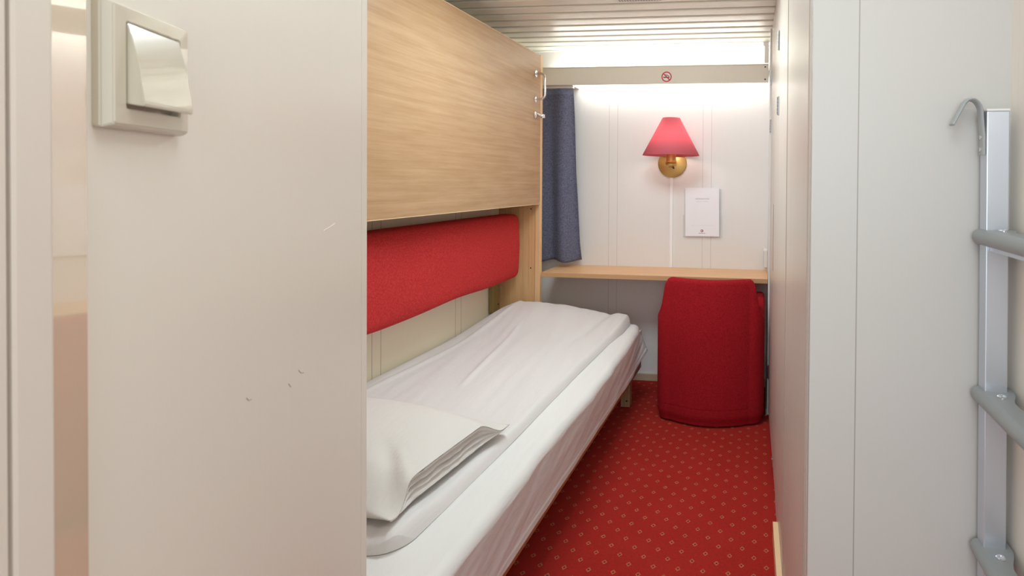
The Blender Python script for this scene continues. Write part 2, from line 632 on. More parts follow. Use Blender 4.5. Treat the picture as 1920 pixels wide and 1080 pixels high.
# ---------------------------------------------------------------- end panel, desk
t = thing('end_panel', 'upright beech panel at the foot of the bed, beside the curtain', 'panel', (-1.38, 2.94, 0))
obj('board', Bx(XL, -1.285, 2.93, 2.955, 0, 1.952), 'wood_z', t)
obj('front_post', Bx(-1.2845, -1.2555, 2.925, 2.955, 0, 1.955, bev=0.002), 'edge', t)
for z in (1.075, 0.735):
    bm = B()
    lathe(bm, [(0.004, -0.0005), (0.004, 0.001)], (-1.312, 2.9295, z), 'y', 12)
    obj('screw', bm, 'black', t)

t = thing('desk', 'beech desk shelf along the back wall under the lamp', 'desk', (-0.6, 3.1, 0.69))
obj('top', Bx(-1.2545, XR - 0.001, 2.95, YB, 0.682, 0.709, bev=0.0015), 'wood_x', t)
obj('edge_strip', Bx(-1.2545, XR - 0.001, 2.9445, 2.9497, 0.683, 0.708, bev=0.001), plain('desk_edge', (0.55, 0.32, 0.16), rough=0.4), t)
obj('support_batten', Bx(-1.2435, XR - 0.01, 3.215, 3.235, 0.645, 0.681), 'wood_x', t)

# ---------------------------------------------------------------- pelmet light
t = thing('pelmet_light', 'long beige light pelmet across the top of the back wall', 'lamp', (-0.65, 3.1, 1.82))
obj('board', Bx(-1.40, XR - 0.006, 3.10, 3.118, 1.815, 1.917, bev=0.001), 'pelmet', t)
obj('edge_band', Bx(-1.40, XR - 0.006, 3.0985, 3.1195, 1.9173, 1.921), 'pelmet_edge', t)
obj('end_cover', Bx(-1.40, -1.14, 3.1182, 3.249, 1.815, 1.821), 'pelmet', t)
obj('diffuser', Bx(-1.135, XR - 0.01, 3.123, 3.16, 1.822, 1.826), 'diffuser', t)
bm = B()
lathe(bm, [(0.012, -0.64), (0.013, -0.63), (0.013, 0.63), (0.012, 0.64)], (-0.64, 3.185, 1.898), 'x', 16)
obj('tube', bm, 'tube', t, smooth=40)
for x in (-1.302, 0.022):
    bm = B()
    box(bm, x - 0.012, x + 0.012, 3.121, 3.249, 1.875, 1.915)
    obj('bracket', bm, 'plastic_w', t)
for z in (1.832, 1.903):
    bm = B()
    lathe(bm, [(0.0045, -0.0012), (0.0045, 0.0004)], (0.017, 3.10, z), 'y', 14)
    obj('screw', bm, 'black', t)
bm = B()
box(bm, 0.012, 0.036, 3.085, 3.10, 1.925, 2.046, bev=0.003)
box(bm, 0.005, 0.013, 3.087, 3.098, 2.02, 2.046)
obj('end_strip', bm, 'plastic_w', t)

# no smoking sign
t = thing('no_smoking_sign', 'small round red and white no smoking sticker on the pelmet', 'sign', (-0.558, 3.10, 1.8545))
sx, sy, sz = -0.558, 3.0985, 1.8545
bm = B()
lathe(bm, [(0.0335, -0.0006), (0.0335, 0.0012)], (sx, sy, sz), 'y', 40)
obj('disc', bm, 'sign_white', t)
bm = B()
ring = []
for r, h in ((0.0238, -0.0009), (0.0308, -0.0009), (0.0308, -0.0005), (0.0238, -0.0005)):
    ring.append([bm.verts.new((sx + r * math.cos(2 * PI * i / 48), sy + h, sz + r * math.sin(2 * PI * i / 48))) for i in range(48)])
for k in range(4):
    for i in range(48):
        bm.faces.new((ring[k][i], ring[k][(i + 1) % 48], ring[(k + 1) % 4][(i + 1) % 48], ring[(k + 1) % 4][i]))
bmesh.ops.recalc_face_normals(bm, faces=bm.faces)
obj('ring', bm, 'sign_red', t)
bm = Bx(-0.027, 0.027, -0.0012, -0.0008, -0.0034, 0.0034)
obj('slash', bm, 'sign_red', t, xf=Matrix.Translation((sx, sy, sz)) @ Matrix.Rotation(math.radians(45), 4, 'Y'))
obj('cigarette', Bx(sx - 0.020, sx + 0.018, sy - 0.0010, sy - 0.0006, sz - 0.0065, sz - 0.0005), 'black', t)
bm = B()
for dx in (0, 0.006):
    tube(bm, [(sx - 0.004 + dx, sy - 0.0008, sz + 0.018), (sx - 0.006 + dx, sy - 0.0008, sz + 0.013), (sx + 0.000 + dx, sy - 0.0008, sz + 0.008), (sx + 0.010 + dx * 0.6, sy - 0.0008, sz + 0.006), (sx + 0.0145, sy - 0.0008, sz + 0.001)], 0.0012, 6)
obj('smoke', bm, 'black', t)

# ---------------------------------------------------------------- wall lamp
LX, LY = -0.523, 3.068
t = thing('wall_lamp', 'brass wall lamp with a glowing pink cone shade', 'lamp', (-0.544, YB, 1.35))
bm = B()
lathe(bm, [(0.088, -0.001), (0.088, -0.008), (0.082, -0.012), (0.0, -0.013)], (-0.544, YB, 1.351), 'y', 56)
obj('backplate', bm, 'brass', t, smooth=40)
bm = B()
tube(bm, [(-0.544, YB - 0.012, 1.335), (-0.540, 3.19, 1.330), (LX, 3.10, 1.330), (LX, LY, 1.332)], 0.008, 12)
obj('arm', bm, 'brass', t, smooth=60)
bm = B()
lathe(bm, [(0.012, 1.318), (0.016, 1.328), (0.033, 1.333), (0.034, 1.342), (0.031, 1.344), (0.034, 1.347), (0.031, 1.350), (0.034, 1.353), (0.031, 1.357), (0.029, 1.400), (0.026, 1.412), (0.015, 1.414)], (LX, LY, 0), 'z', 32)
obj('socket', bm, 'brass', t, smooth=30)
bm = B()
tube(bm, [(LX + 0.012, LY, 1.332), (LX + 0.016, LY - 0.006, 1.318), (LX + 0.02, LY - 0.010, 1.315)], 0.004, 8)
obj('switch', bm, 'black', t)
bm = B()
lathe(bm, [(0.012, 1.412), (0.018, 1.418), (0.027, 1.436), (0.030, 1.465), (0.024, 1.495), (0.010, 1.508)], (LX, LY, 0), 'z', 24)
obj('bulb', bm, 'bulb', t, smooth=180)
bm = B()
lathe(bm, [(0.166, 1.391), (0.051, 1.608)], (LX, LY, 0), 'z', 72, close=False)
o = obj('lamp_shade', bm, 'shade', t, smooth=180)
md = o.modifiers.new('thick', 'SOLIDIFY')
md.thickness = 0.0012
bm = B()
for k in range(3):
    a = 2 * PI * k / 3 + 0.5
    tube(bm, [(LX + 0.05 * math.cos(a), LY + 0.05 * math.sin(a), 1.604), (LX + 0.012 * math.cos(a), LY + 0.012 * math.sin(a), 1.535)], 0.0012, 6)
obj('shade_carrier', bm, 'brass', t)

o = obj('cable_channel', Bx(-0.557, -0.539, YB - 0.011, YB - 0.0005, 0.7095, 1.263, bev=0.002), plain('white_channel', (0.92, 0.92, 0.93), rough=0.4))
tag(o, 'slim white cable channel running from the wall lamp down to the desk', 'cable channel')

# ---------------------------------------------------------------- brochure in its holder
t = thing('brochure_holder', 'clear acrylic holder fixed to the back wall right of the lamp', 'holder', (-0.354, YB, 0.90))
obj('back_plate', Bx(-0.468, -0.238, YB - 0.005, YB - 0.002, 0.905, 1.195), 'acrylic', t)
obj('lip', Bx(-0.470, -0.236, YB - 0.020, YB - 0.006, 0.900, 0.905), 'acrylic', t)
for x in (-0.4715, -0.2370):
    obj('side_wall', Bx(x, x + 0.003, YB - 0.020, YB - 0.006, 0.900, 1.035), 'acrylic', t)
t = thing('brochure', 'white A4 information sheet with a small red emblem in the acrylic holder', 'paper', (-0.354, YB - 0.012, 0.906))
lean = Matrix.Translation((-0.354, YB - 0.0145, 0.906)) @ Matrix.Rotation(math.radians(-0.5), 4, 'Y')


def bx2(name, x0, x1, z0, z1, y0, y1, mat, **k):
    return obj(name, Bx(x0, x1, y0, y1, z0, z1, **k), mat, t, xf=lean)


bx2('sheet', -0.104, 0.104, 0, 0.296, -0.0022, 0.0035, 'paper')


def text(name, body, size, x, z, y, mat, spacing=1.0):
    cu = bpy.data.curves.new(name, 'FONT')
    cu.body = body
    cu.size = size
    cu.align_x = 'CENTER'
    cu.space_character = spacing
    cu.extrude = 0.0002
    cu.materials.append(M[mat])
    tmp = bpy.data.objects.new(name, cu)
    me = bpy.data.meshes.new_from_object(tmp)
    bpy.data.objects.remove(tmp)
    me.transform(world_of(t).inverted() @ lean @ Matrix.Translation((x, y, z)) @ Matrix.Rotation(PI / 2, 4, 'X'))
    o = bpy.data.objects.new(name, me)
    COL.objects.link(o)
    o.parent = t
    return o


text('title', 'INFORMATION', 0.0105, 0.0, 0.2255, -0.0026, 'ink', 1.25)
bx2('rule', -0.040, 0.040, 0.212, 0.2135, -0.0026, -0.0022, 'ink_light')
bx2('rule', -0.07, 0.07, 0.066, 0.0668, -0.0026, -0.0022, 'ink_light')
bm = B()
lathe(bm, [(0.0085, -0.0026), (0.0085, -0.0022)], (-0.002, 0, 0.0335), 'y', 24)
obj('emblem', bm, 'ink_red', t, xf=lean)
bm = B()
lathe(bm, [(0.0035, -0.0029), (0.0035, -0.0026)], (-0.0035, 0, 0.034), 'y', 16)
obj('emblem_eye', bm, 'paper', t, xf=lean)
bm = B()
for a, b_ in ((-0.0215, -0.008), (-0.006, 0.006), (0.008, 0.0195)):
    box(bm, a, b_, -0.0026, -0.0022, 0.0175, 0.0205)
obj('small_print', bm, 'ink', t, xf=lean)

# socket box at the right end of the desk
t = thing('socket_box', 'white surface socket box on the wall at the right end of the desk', 'socket', (XR, 3.19, 0.79))
obj('housing', Bx(0.020, XR - 0.0005, 3.15, 3.235, 0.738, 0.842, bev=0.004), 'plastic_w', t)
obj('faceplate', Bx(0.0165, 0.0198, 3.155, 3.23, 0.745, 0.835, bev=0.001), 'plastic_w', t)
obj('cable_cover', Bx(0.030, XR - 0.0005, 3.18, 3.20, 0.7095, 0.738), 'plastic_w', t)

# ---------------------------------------------------------------- curtain
t = thing('curtain', 'dark blue grey curtain hanging beside the beech end panel', 'curtain', (-1.25, 3.14, 1.80))


def curt(u, v):
    x_r = interp([(0, -1.149), (0.12, -1.142), (0.5, -1.130), (0.9, -1.106), (1, -1.094)], v)
    x = lerp(-1.46, x_r, u)
    xx = lerp(-1.46, -1.12, u)
    amp = 0.010 + 0.010 * v
    y = 3.150 + 1.5 * amp * math.sin(u * 13.0 + 0.9 + 0.6 * v) + 0.008 * math.sin(u * 8 + 1.0) + 0.004 * nz(xx * 9, v * 3)
    zb = 0.746 + 0.007 * math.sin(u * 13 + 0.9)
    z = lerp(1.800, zb, v)
    return (x, y, z)


bm = B()
grid(bm, 90, 60, curt)
o = obj('drape', bm, 'curtain', t, smooth=180)
md = o.modifiers.new('thick', 'SOLIDIFY')
md.thickness = 0.003


def head(u, v):
    a = curt(u, 0.0)
    b_ = curt(u, 0.03)
    return (lerp(a[0], b_[0], v) , lerp(a[1], b_[1], v) - 0.0035, lerp(a[2], b_[2], v))


bm = B()
grid(bm, 90, 4, head)
o = obj('heading_tape', bm, fabric('curtain_tape', (0.10, 0.11, 0.17), (0.22, 0.23, 0.32), scale=500), t, smooth=180)
obj('track', Bx(-1.46, -1.142, 3.138, 3.162, 1.803, 1.8148), 'plastic_w', t)

# ---------------------------------------------------------------- upper berth
t = thing('folded_upper_berth', 'beech front of the folded upper bunk above the bed', 'bunk', (-1.26, 1.9, 1.1))
bm = B()
prism(bm, rrect(0.93, 2.912, 1.1065, 1.944, 0.022, corners=(1, 0, 0, 1)), -1.272, -1.2505, 'x')
obj('front_panel', bm, 'wood_y', t)
bm = B()
pts_o = rrect(0.93, 2.9145, 1.1035, 1.947, 0.024, corners=(1, 0, 0, 1))
n = len(pts_o)
pts_i = rrect(0.93, 2.9122, 1.1062, 1.9443, 0.022, corners=(1, 0, 0, 1))
vo = [[bm.verts.new((x, p[0], p[1])) for p in pts_o] for x in (-1.273, -1.2498)]
vi = [[bm.verts.new((x, p[0], p[1])) for p in pts_i] for x in (-1.273, -1.2498)]
for i in range(n):
    j = (i + 1) % n
    if abs(pts_o[i][0] - 0.93) < 1e-4 and abs(pts_o[j][0] - 0.93) < 1e-4:
        continue
    bm.faces.new((vo[0][i], vo[0][j], vo[1][j], vo[1][i]))
    bm.faces.new((vi[0][i], vi[0][j], vi[1][j], vi[1][i]))
    bm.faces.new((vo[1][i], vo[1][j], vi[1][j], vi[1][i]))
    bm.faces.new((vo[0][i], vo[0][j], vi[0][j], vi[0][i]))
bmesh.ops.recalc_face_normals(bm, faces=bm.faces)
obj('edge_band', bm, plain('light_edge_band', (0.78, 0.56, 0.33), rough=0.4), t)
obj('berth_box', Bx(XL + 0.03, -1.276, 0.93, 2.90, 1.17, 1.90), 'wood_y', t)
h = None
bm = B()
pts = [(-1.25, 2.848, 1.832)]
for i in range(7):
    a = math.radians(90 * i / 6)
    pts.append((-1.222 + 0.026 * math.sin(a), 2.846, 1.832 - 0.026 * (1 - math.cos(a))))
for i in range(7):
    a = math.radians(90 * i / 6)
    pts.append((-1.222 + 0.026 * math.cos(a), 2.844, 1.716 - 0.026 * math.sin(a)))
pts.append((-1.25, 2.843, 1.690))
tube(bm, pts, 0.0062, 12)
h = obj('handle', bm, 'chrome', t, smooth=60)
for (y, z) in ((2.848, 1.832), (2.843, 1.690)):
    bm = B()
    lathe(bm, [(0.019, 0.0), (0.019, 0.003), (0.014, 0.005), (0.009, 0.006)], (-1.2495, y, z), 'x', 24)
    obj('flange', bm, 'chrome', h, smooth=40)
bm = B()
lathe(bm, [(0.020, 0.0), (0.020, 0.004), (0.014, 0.008), (0.010, 0.010)], (-1.2495, 2.838, 1.603), 'x', 24)
la = obj('latch', bm, 'chrome', t, smooth=40)
bm = B()
tube(bm, [(-1.242, 2.838, 1.606), (-1.232, 2.850, 1.603), (-1.226, 2.870, 1.600), (-1.224, 2.884, 1.600)], 0.0085, 12)
lathe(bm, [(0.004, -0.014), (0.012, -0.010), (0.012, 0.010), (0.004, 0.014)], (-1.224, 2.884, 1.600), 'z', 16)
obj('bolt', bm, 'chrome', la, smooth=40)

# ---------------------------------------------------------------- red bolster on the left wall
t = thing('bolster', 'long red padded backrest on the wall above the bed', 'cushion', (-1.42, 1.9, 0.87))
bm = B()
NY, NA = 70, 40
Ya, Yb_ = 0.93, 2.895
rings = []
for i in range(NY):
    v = i / (NY - 1)
    y = lerp(Ya, Yb_, v)
    e = max(0.0, (abs(y - (Ya + Yb_) / 2) - ((Yb_ - Ya) / 2 - 0.045)) / 0.045)
    s = math.sqrt(max(0.0, 1 - e * e)) if e > 0 else 1.0
    wav_b = 0.008 * nz(y * 3.1, 3.3) + 0.004 * math.sin(y * 9)
    x0, x1 = -1.475, -1.350
    z0, z1 = 0.688 + wav_b, 1.050
    cx, cz = (x0 + x1) / 2, (z0 + z1) / 2
    hx, hz = (x1 - x0) / 2, (z1 - z0) / 2
    kx, kz = lerp(0.45, 1, s), lerp(0.80, 1, s)
    ring = []
    for k in range(NA):
        a = 2 * PI * k / NA
        c_, s_ = math.cos(a), math.sin(a)
        p = 0.42
        ux = math.copysign(abs(c_) ** p, c_)
        uz = math.copysign(abs(s_) ** (p * 0.85), s_)
        dx = 0.006 * nz(y * 4, uz * 2, 1.7)
        ring.append(bm.verts.new((cx + (hx + dx) * kx * ux, y, cz + hz * kz * uz)))
    rings.append(ring)
for i in range(NY - 1):
    for k in range(NA):
        j = (k + 1) % NA
        bm.faces.new((rings[i][k], rings[i][j], rings[i + 1][j], rings[i + 1][k]))
bm.faces.new(rings[0])
bm.faces.new(rings[-1])
bmesh.ops.recalc_face_normals(bm, faces=bm.faces)
obj('cushion', bm, 'red', t, smooth=180)
bm = B()
box(bm, -1.502, -1.476, 2.81, 2.885, 0.497, 0.98, bev=0.003)
box(bm, -1.5045, -1.495, 2.845, 2.875, 0.46, 0.4965)
br = obj('bracket', bm, 'olive', t)
bm = B()
lathe(bm, [(0.005, 0.0), (0.004, 0.002)], (-1.476, 2.868, 0.535), 'x', 12)
obj('screw', bm, 'black', br)
bm = B()
tube(bm, [(-1.470, 2.90, 0.72), (-1.474, 2.902, 0.64), (-1.49, 2.900, 0.52), (-1.497, 2.898, 0.475)], 0.003, 8)
obj('pull_cord', bm, 'legwood', t)

# ---------------------------------------------------------------- bed
t = thing('bed', 'low single bed frame with brown side rail under white bedding', 'bed', (-1.07, 1.93, 0))
obj('side_rail', Bx(-0.678, -0.656, 0.96, 2.912, 0.200, 0.300, bev=0.002), 'rail', t)
obj('slat_base', Bx(XL + 0.01, -0.683, 0.96, 2.915, 0.262, 0.300), 'legwood', t)
obj('end_rail', Bx(XL + 0.01, -0.683, 2.893, 2.915, 0.200, 0.261), 'rail', t)
for (x, y) in ((-0.728, 2.865), (-0.728, 0.99), (-1.43, 2.865), (-1.43, 0.99)):
    lg = obj('leg', Bx(x - 0.026, x + 0.026, y - 0.022, y + 0.022, 0.001, 0.2615, bev=0.002), 'legwood', t)
    if y > 2:
        bm = B()
        lathe(bm, [(0.005, -0.0015), (0.005, 0.0)], (x + 0.008, y - 0.022, 0.035), 'y', 10)
        obj('screw', bm, 'black', lg)

# fitted sheet over the mattress: across the top, over the edge, down the side
ZT = 0.448
XE = -0.622


def sheet_pt(u, v):
    """u: 0 wall side .. 1 hem of the hanging side, v: 0 head .. 1 foot"""
    y = lerp(0.955, 2.914, v)
    wob = 0.006 * nz(y * 2.3, 7.1) + 0.004 * nz(y * 9, 2.2)
    xe = interp([(0.95, -0.624), (1.25, -0.629), (1.5, -0.632), (2.2, -0.622), (2.6, -0.634), (2.8, -0.648), (2.93, -0.666)], y) + wob
    top_w = xe - 0.035 - (XL + 0.02)
    if u < 0.5:
        x = XL + 0.02 + top_w * (u / 0.5)
        z = ZT + 0.001 * nz(x * 5, y * 5) - 0.004 * sm((u - 0.47) / 0.03)
    elif u < 0.62:
        a = (u - 0.5) / 0.12 * PI / 2
        x = xe - 0.035 + 0.033 * math.sin(a)
        z = ZT - 0.004 - 0.033 * (1 - math.cos(a))
    else:
        w = (u - 0.62) / 0.38
        hem = 0.2215 + 0.004 * nz(y * 6, 1.0) + 0.075 * sm((y - 2.70) / 0.22)
        z = lerp(ZT - 0.037, hem, w)
        pleat = (0.007 * nz(y * 5 + w * 2.5, w * 2, 4) + 0.0035 * nz(y * 14 + w * 5, w * 3, 9)) * (0.3 + w)
        x = lerp(xe - 0.002, -0.6525, min(1.0, w * 1.05)) + pleat * (1 - 0.75 * w) + 0.030 * sm((y - 2.74) / 0.17) * w
        x = max(x, -0.6545)
        # a stitched hem a little above the lower edge
        x += 0.002 * sm((w - 0.86) / 0.02)
    # foot end: fall over the end with a small flare
    if v > 0.985:
        k = (v - 0.985) / 0.015
        z -= 0.010 * k * k if u < 0.62 else 0.0
    return (x, y, z)


bm = B()
vs, fs = grid(bm, 130, 240, sheet_pt)
# foot drop: a short flap over the end, meeting the hanging side along one corner fold
iu = int(0.62 * 129)
ft = [r_[-1] for r_ in vs[:iu + 1]]
side = [r_[-1] for r_ in vs[iu:]]
tip = side[-1].co.copy()
KD = 10
prev = ft
for k in range(1, KD + 1):
    w = k / KD
    cur = []
    for i, v0 in enumerate(ft):
        if i == len(ft) - 1:
            cur.append(side[round(w * (len(side) - 1))])
            continue
        q = sm((i / (len(ft) - 1) - 0.78) / 0.22)
        p = v0.co
        yk = 2.916 + (0.005 * w * math.sin(PI * q * 0.9) if p.x > -1.2 else 0.0)
        cur.append(bm.verts.new((p.x + (tip.x - p.x) * q * w * 0.9, yk, lerp(p.z, 0.305 + 0.006 * nz(p.x * 9, 2), w))))
    for i in range(len(cur) - 1):
        fv = []
        for vv in (prev[i], prev[i + 1], cur[i + 1], cur[i]):
            if vv not in fv:
                fv.append(vv)
        if len(fv) > 2:
            bm.faces.new(fv)
    prev = cur
# wall side and head side drop so it is a closed shell seen from anywhere
wl = vs[0]
low = [bm.verts.new((v.co.x, v.co.y, 0.302)) for v in wl]
for i in range(len(wl) - 1):
    bm.faces.new((wl[i], wl[i + 1], low[i + 1], low[i]))
hd = [r[0] for r in vs]
lowh = [bm.verts.new((v.co.x, v.co.y - 0.001, min(0.302, v.co.z))) for v in hd]
for i in range(len(hd) - 1):
    bm.faces.new((hd[i], hd[i + 1], lowh[i + 1], lowh[i]))
bmesh.ops.recalc_face_normals(bm, faces=bm.faces)
o = obj('bed_sheet', bm, 'sheet', smooth=180)
md = o.modifiers.new('thick', 'SOLIDIFY')
md.thickness = 0.0015
md.offset = -1
tag(o, 'white bed sheet over the mattress, hanging down the aisle side of the bed', 'sheet')

obj('mattress', Bx(XL + 0.03, -0.676, 0.965, 2.91, 0.301, 0.430, bev=0.02), 'sheet', bpy.data.objects['bed'])


# duvet
def duvet_edge(y):
    return interp([(1.0, -0.752), (1.18, -0.744), (1.5, -0.736), (2.1, -0.733), (2.5, -0.722), (2.70, -0.706), (2.86, -0.708), (2.95, -0.722)], y)


def duvet_top(x, y):
    xr = duvet_edge(y)
    ya, yb = 1.02, 2.915 if x < -1.20 else 2.930
    left = XL + 0.012
    dr, dl = xr - x, x - left
    df, dh = yb - y, y - ya
    t_mid = 0.026 + 0.016 * sm((xr - x) / 0.35)
    t_mid += 0.012 * sm((1.22 - y) / 0.15) * sm((x + 0.83) / 0.04)
    # puffed foot end, fullest on the wall side
    t_mid += (0.018 + 0.040 * sm((-0.80 - x) / 0.45)) * sm((y - 2.30) / 0.55)
    e = 1.0
    for d_, w in ((dr, 0.030), (dl, 0.20), (df, 0.055), (dh, 0.05)):
        q = max(0.0, min(1.0, d_ / w))
        e *= math.sqrt(max(0.0, 1 - (1 - q) ** 2)) if w > 0.045 else (1 - (1 - q) ** 3)
    calm = sm((y - 1.52) / 0.15)
    wr = 0.009 * nz(x * 3 + y * 1.2, y * 1.4, 2.0) + 0.006 * nz(x * 8 + y * 2.0, y * 1.8, 5.0) + 0.003 * nz(x * 22 + y * 3.0, y * 2.4, 8.0)
    s = (x + 1.12) * 0.96 + (y - 2.1) * 0.16
    r1 = 0.0065 * math.exp(-((s) / 0.010) ** 2) * sm((y - 1.75) / 0.15) * sm((2.62 - y) / 0.2)
    s2 = (x + 0.855) + (y - 2.6) * -0.10 + 0.01 * nz(y * 4, 0.5)
    r2 = -0.009 * math.exp(-(s2 / 0.022) ** 2) * sm((y - 2.35) / 0.2)
    s3 = (x + 1.36) - (y - 2.0) * 0.02
    r3 = 0.007 * math.exp(-(s3 / 0.014) ** 2)
    return 0.4495 + e * (0.004 + t_mid * lerp(0.92, 1, calm) + wr * calm + r1 + r2 + r3)


def cl(x):
    return x


bm = B()
NU, NV = 150, 260


def map_u(u):      # denser near the aisle edge
    return 1 - (1 - u) ** 1.6


def duv(u, v):
    y = lerp(1.02, 2.935, v)
    xr, left = duvet_edge(y), XL + 0.012
    # rounded corners in plan
    cr = 0.07
    inset = 0.0
    for dd in (y - 1.02, 2.935 - y):
        if dd < cr:
            inset = max(inset, cr - math.sqrt(max(0, cr * cr - (cr - dd) ** 2)))
    x = lerp(left, xr - inset, map_u(u))
    yy = min(y, 2.912) if x < -1.22 else y
    h = duvet_top(x if inset == 0 else min(x, duvet_edge(y) - 0.0), yy)
    if u > 0.9999:
        h = 0.4495
    bulge = 0.0
    return (x + bulge, yy, h)


vs, fs = grid(bm, NU, NV, duv)
bord = [vs[i][0] for i in range(NU)] + [vs[-1][j] for j in range(1, NV)] + [vs[i][-1] for i in range(NU - 2, -1, -1)] + [vs[0][j] for j in range(NV - 2, 0, -1)]
lowb = [bm.verts.new((v.co.x, v.co.y, 0.4494)) for v in bord]
nb = len(bord)
for i in range(nb):
    j = (i + 1) % nb
    bm.faces.new((bord[i], bord[j], lowb[j], lowb[i]))
bmesh.ops.recalc_face_normals(bm, faces=bm.faces)
o = obj('duvet', bm, 'duvet', smooth=180)
tag(o, 'thin white duvet spread flat over the bed, puffed at the foot end', 'duvet')

# ---------------------------------------------------------------- pillow
PA, PB = Vector((-0.742, 1.515, 0)), Vector((-0.782, 1.050, 0))   # the two aisle-side corners


def mouth(v):          # how far the open end of the case gapes, along the aisle side
    return sm((v - 0.03) / 0.18) * sm((0.93 - v) / 0.20)


def pil(u, v, side):
    """u across the bed (0 wall .. 1 aisle), v along the bed (0 head .. 1 foot)"""
    far = PB.lerp(PA, v)
    near = Vector((-1.46, lerp(1.08, 1.610, v), 0))
    p = near.lerp(far, u)
    a, b_ = 2 * u - 1, 2 * v - 1
    p.y += -b_ * 0.018 * (1 - a * a)
    p.x += -max(0, a) ** 2 * 0.016 * mouth(v)
    ev = max(0.0, 1 - abs(b_) ** 2.2) ** 0.6
    el = max(0.0, 1 - max(0.0, -a) ** 2.4) ** 0.55
    er = (max(0.0, 1 - max(0.0, a) ** 2.2) ** 0.8)
    base = 0.503 + 0.004 * sm((a - 0.75) / 0.25) * (1 - mouth(v))
    if side > 0:
        lip = 0.052 * mouth(v)
        z = base + ev * el * lerp(lip / max(ev, 0.3), 0.105, er)
        z += 0.005 * nz(p.x * 7, p.y * 7, 3) * ev
        s_ = (a - 0.84) + (b_ + 0.72) * 0.55
        z -= 0.012 * math.exp(-(s_ / 0.09) ** 2) * sm((-0.15 - b_) / 0.4) * ev
        s_ = (a - 0.86) + (b_ + 0.55) * 0.9
        z += 0.008 * math.exp(-(s_ / 0.06) ** 2) * sm((-0.15 - b_) / 0.4) * ev
    else:
        z = base - 0.006 * ev * el
    return Vector((p.x, p.y, z))


t = thing('pillow', 'white pillow at the head of the bed with a pointed case corner', 'pillow', (-1.1, 1.3, 0.49))
bm = B()
n1, n2 = 64, 56
top = [[bm.verts.new(pil(i / (n1 - 1), j / (n2 - 1), 1)) for j in range(n2)] for i in range(n1)]
bot = [[(top[i][j] if i == 0 or j in (0, n2 - 1) else bm.verts.new(pil(i / (n1 - 1), j / (n2 - 1), -1))) for j in range(n2)] for i in range(n1)]
for i in range(n1 - 1):
    for j in range(n2 - 1):
        bm.faces.new((top[i][j], top[i + 1][j], top[i + 1][j + 1], top[i][j + 1]))
        bm.faces.new((bot[i][j], bot[i][j + 1], bot[i + 1][j + 1], bot[i + 1][j]))
bmesh.ops.recalc_face_normals(bm, faces=bm.faces)
obj('pillow_case', bm, 'pillow', t, smooth=180)


# gathered folds of cloth in the open end of the case
def fold(w, v):
    lo_, hi_ = pil(1, v, -1), pil(1, v, 1)
    g = mouth(v)
    z = lerp(lo_.z + 0.001, hi_.z - 0.001, w)
    ph = w * 2 * PI * 3.0 + 1.6 * nz(v * 6, 1.3) + 0.7 * math.sin(v * 27)
    x = hi_.x - 0.012 * g * math.sin(PI * w) + g * 0.014 * (0.6 - abs(math.sin(ph * 0.6))) * math.sin(PI * min(1, w * 1.1)) + 0.003 * g * nz(v * 22, w * 4)
    return (x, lerp(lo_.y, hi_.y, w), z)


bm = B()
grid(bm, 40, 90, fold)
obj('case_folds', bm, 'pillow', t, smooth=180)

# ---------------------------------------------------------------- red tub chair, back towards the door
t = thing('tub_chair', 'red upholstered tub chair pushed under the desk, seen from behind', 'chair', (-0.25, 2.88, 0))


def chair_plan(s):
    """outer outline from the left arm front (0) round the back to the right arm front (1): returns point, outward normal"""
    cx, hw, yf, yb = -0.2545, 0.2800, 3.13, 2.695
    cr = 0.075
    L1 = yf - (yb + cr)
    L2 = cr * PI / 2
    L3 = 2 * (hw - cr)
    tot = 2 * L1 + 2 * L2 + L3
    d = s * tot
    if d <= L1:
        return Vector((cx - hw, yf - d, 0)), Vector((-1, 0, 0))
    d -= L1
    if d <= L2:
        a = d / cr
        nrm = Vector((-math.cos(a), -math.sin(a), 0))
        return Vector((cx - hw + cr, yb + cr, 0)) + nrm * cr, nrm
    d -= L2
    if d <= L3:
        q = d / L3 * 2 - 1
        bow = 0.055 * (1 - q * q)
        nn = Vector((q * 0.2, -1, 0)).normalized()
        return Vector((cx - hw + cr + d, yb - bow, 0)), nn
    d -= L3
    if d <= L2:
        a = d / cr
        nrm = Vector((math.sin(a), -math.cos(a), 0))
        return Vector((cx + hw - cr, yb + cr, 0)) + nrm * cr, nrm
    d -= L2
    return Vector((cx + hw, yb + cr + d, 0)), Vector((1, 0, 0))


def chair_top(p):
    ax = abs(p.x + 0.2545) - 0.004
    if p.y < 2.80:
        return interp([(0.0, 0.742), (0.15, 0.743), (0.205, 0.742), (0.222, 0.735), (0.231, 0.716), (0.238, 0.680), (0.246, 0.630), (0.255, 0.597), (0.266, 0.572), (0.275, 0.556)], ax)
    return interp([(2.80, 0.556), (2.86, 0.585), (2.92, 0.615), (3.0, 0.622), (3.13, 0.60)], p.y)


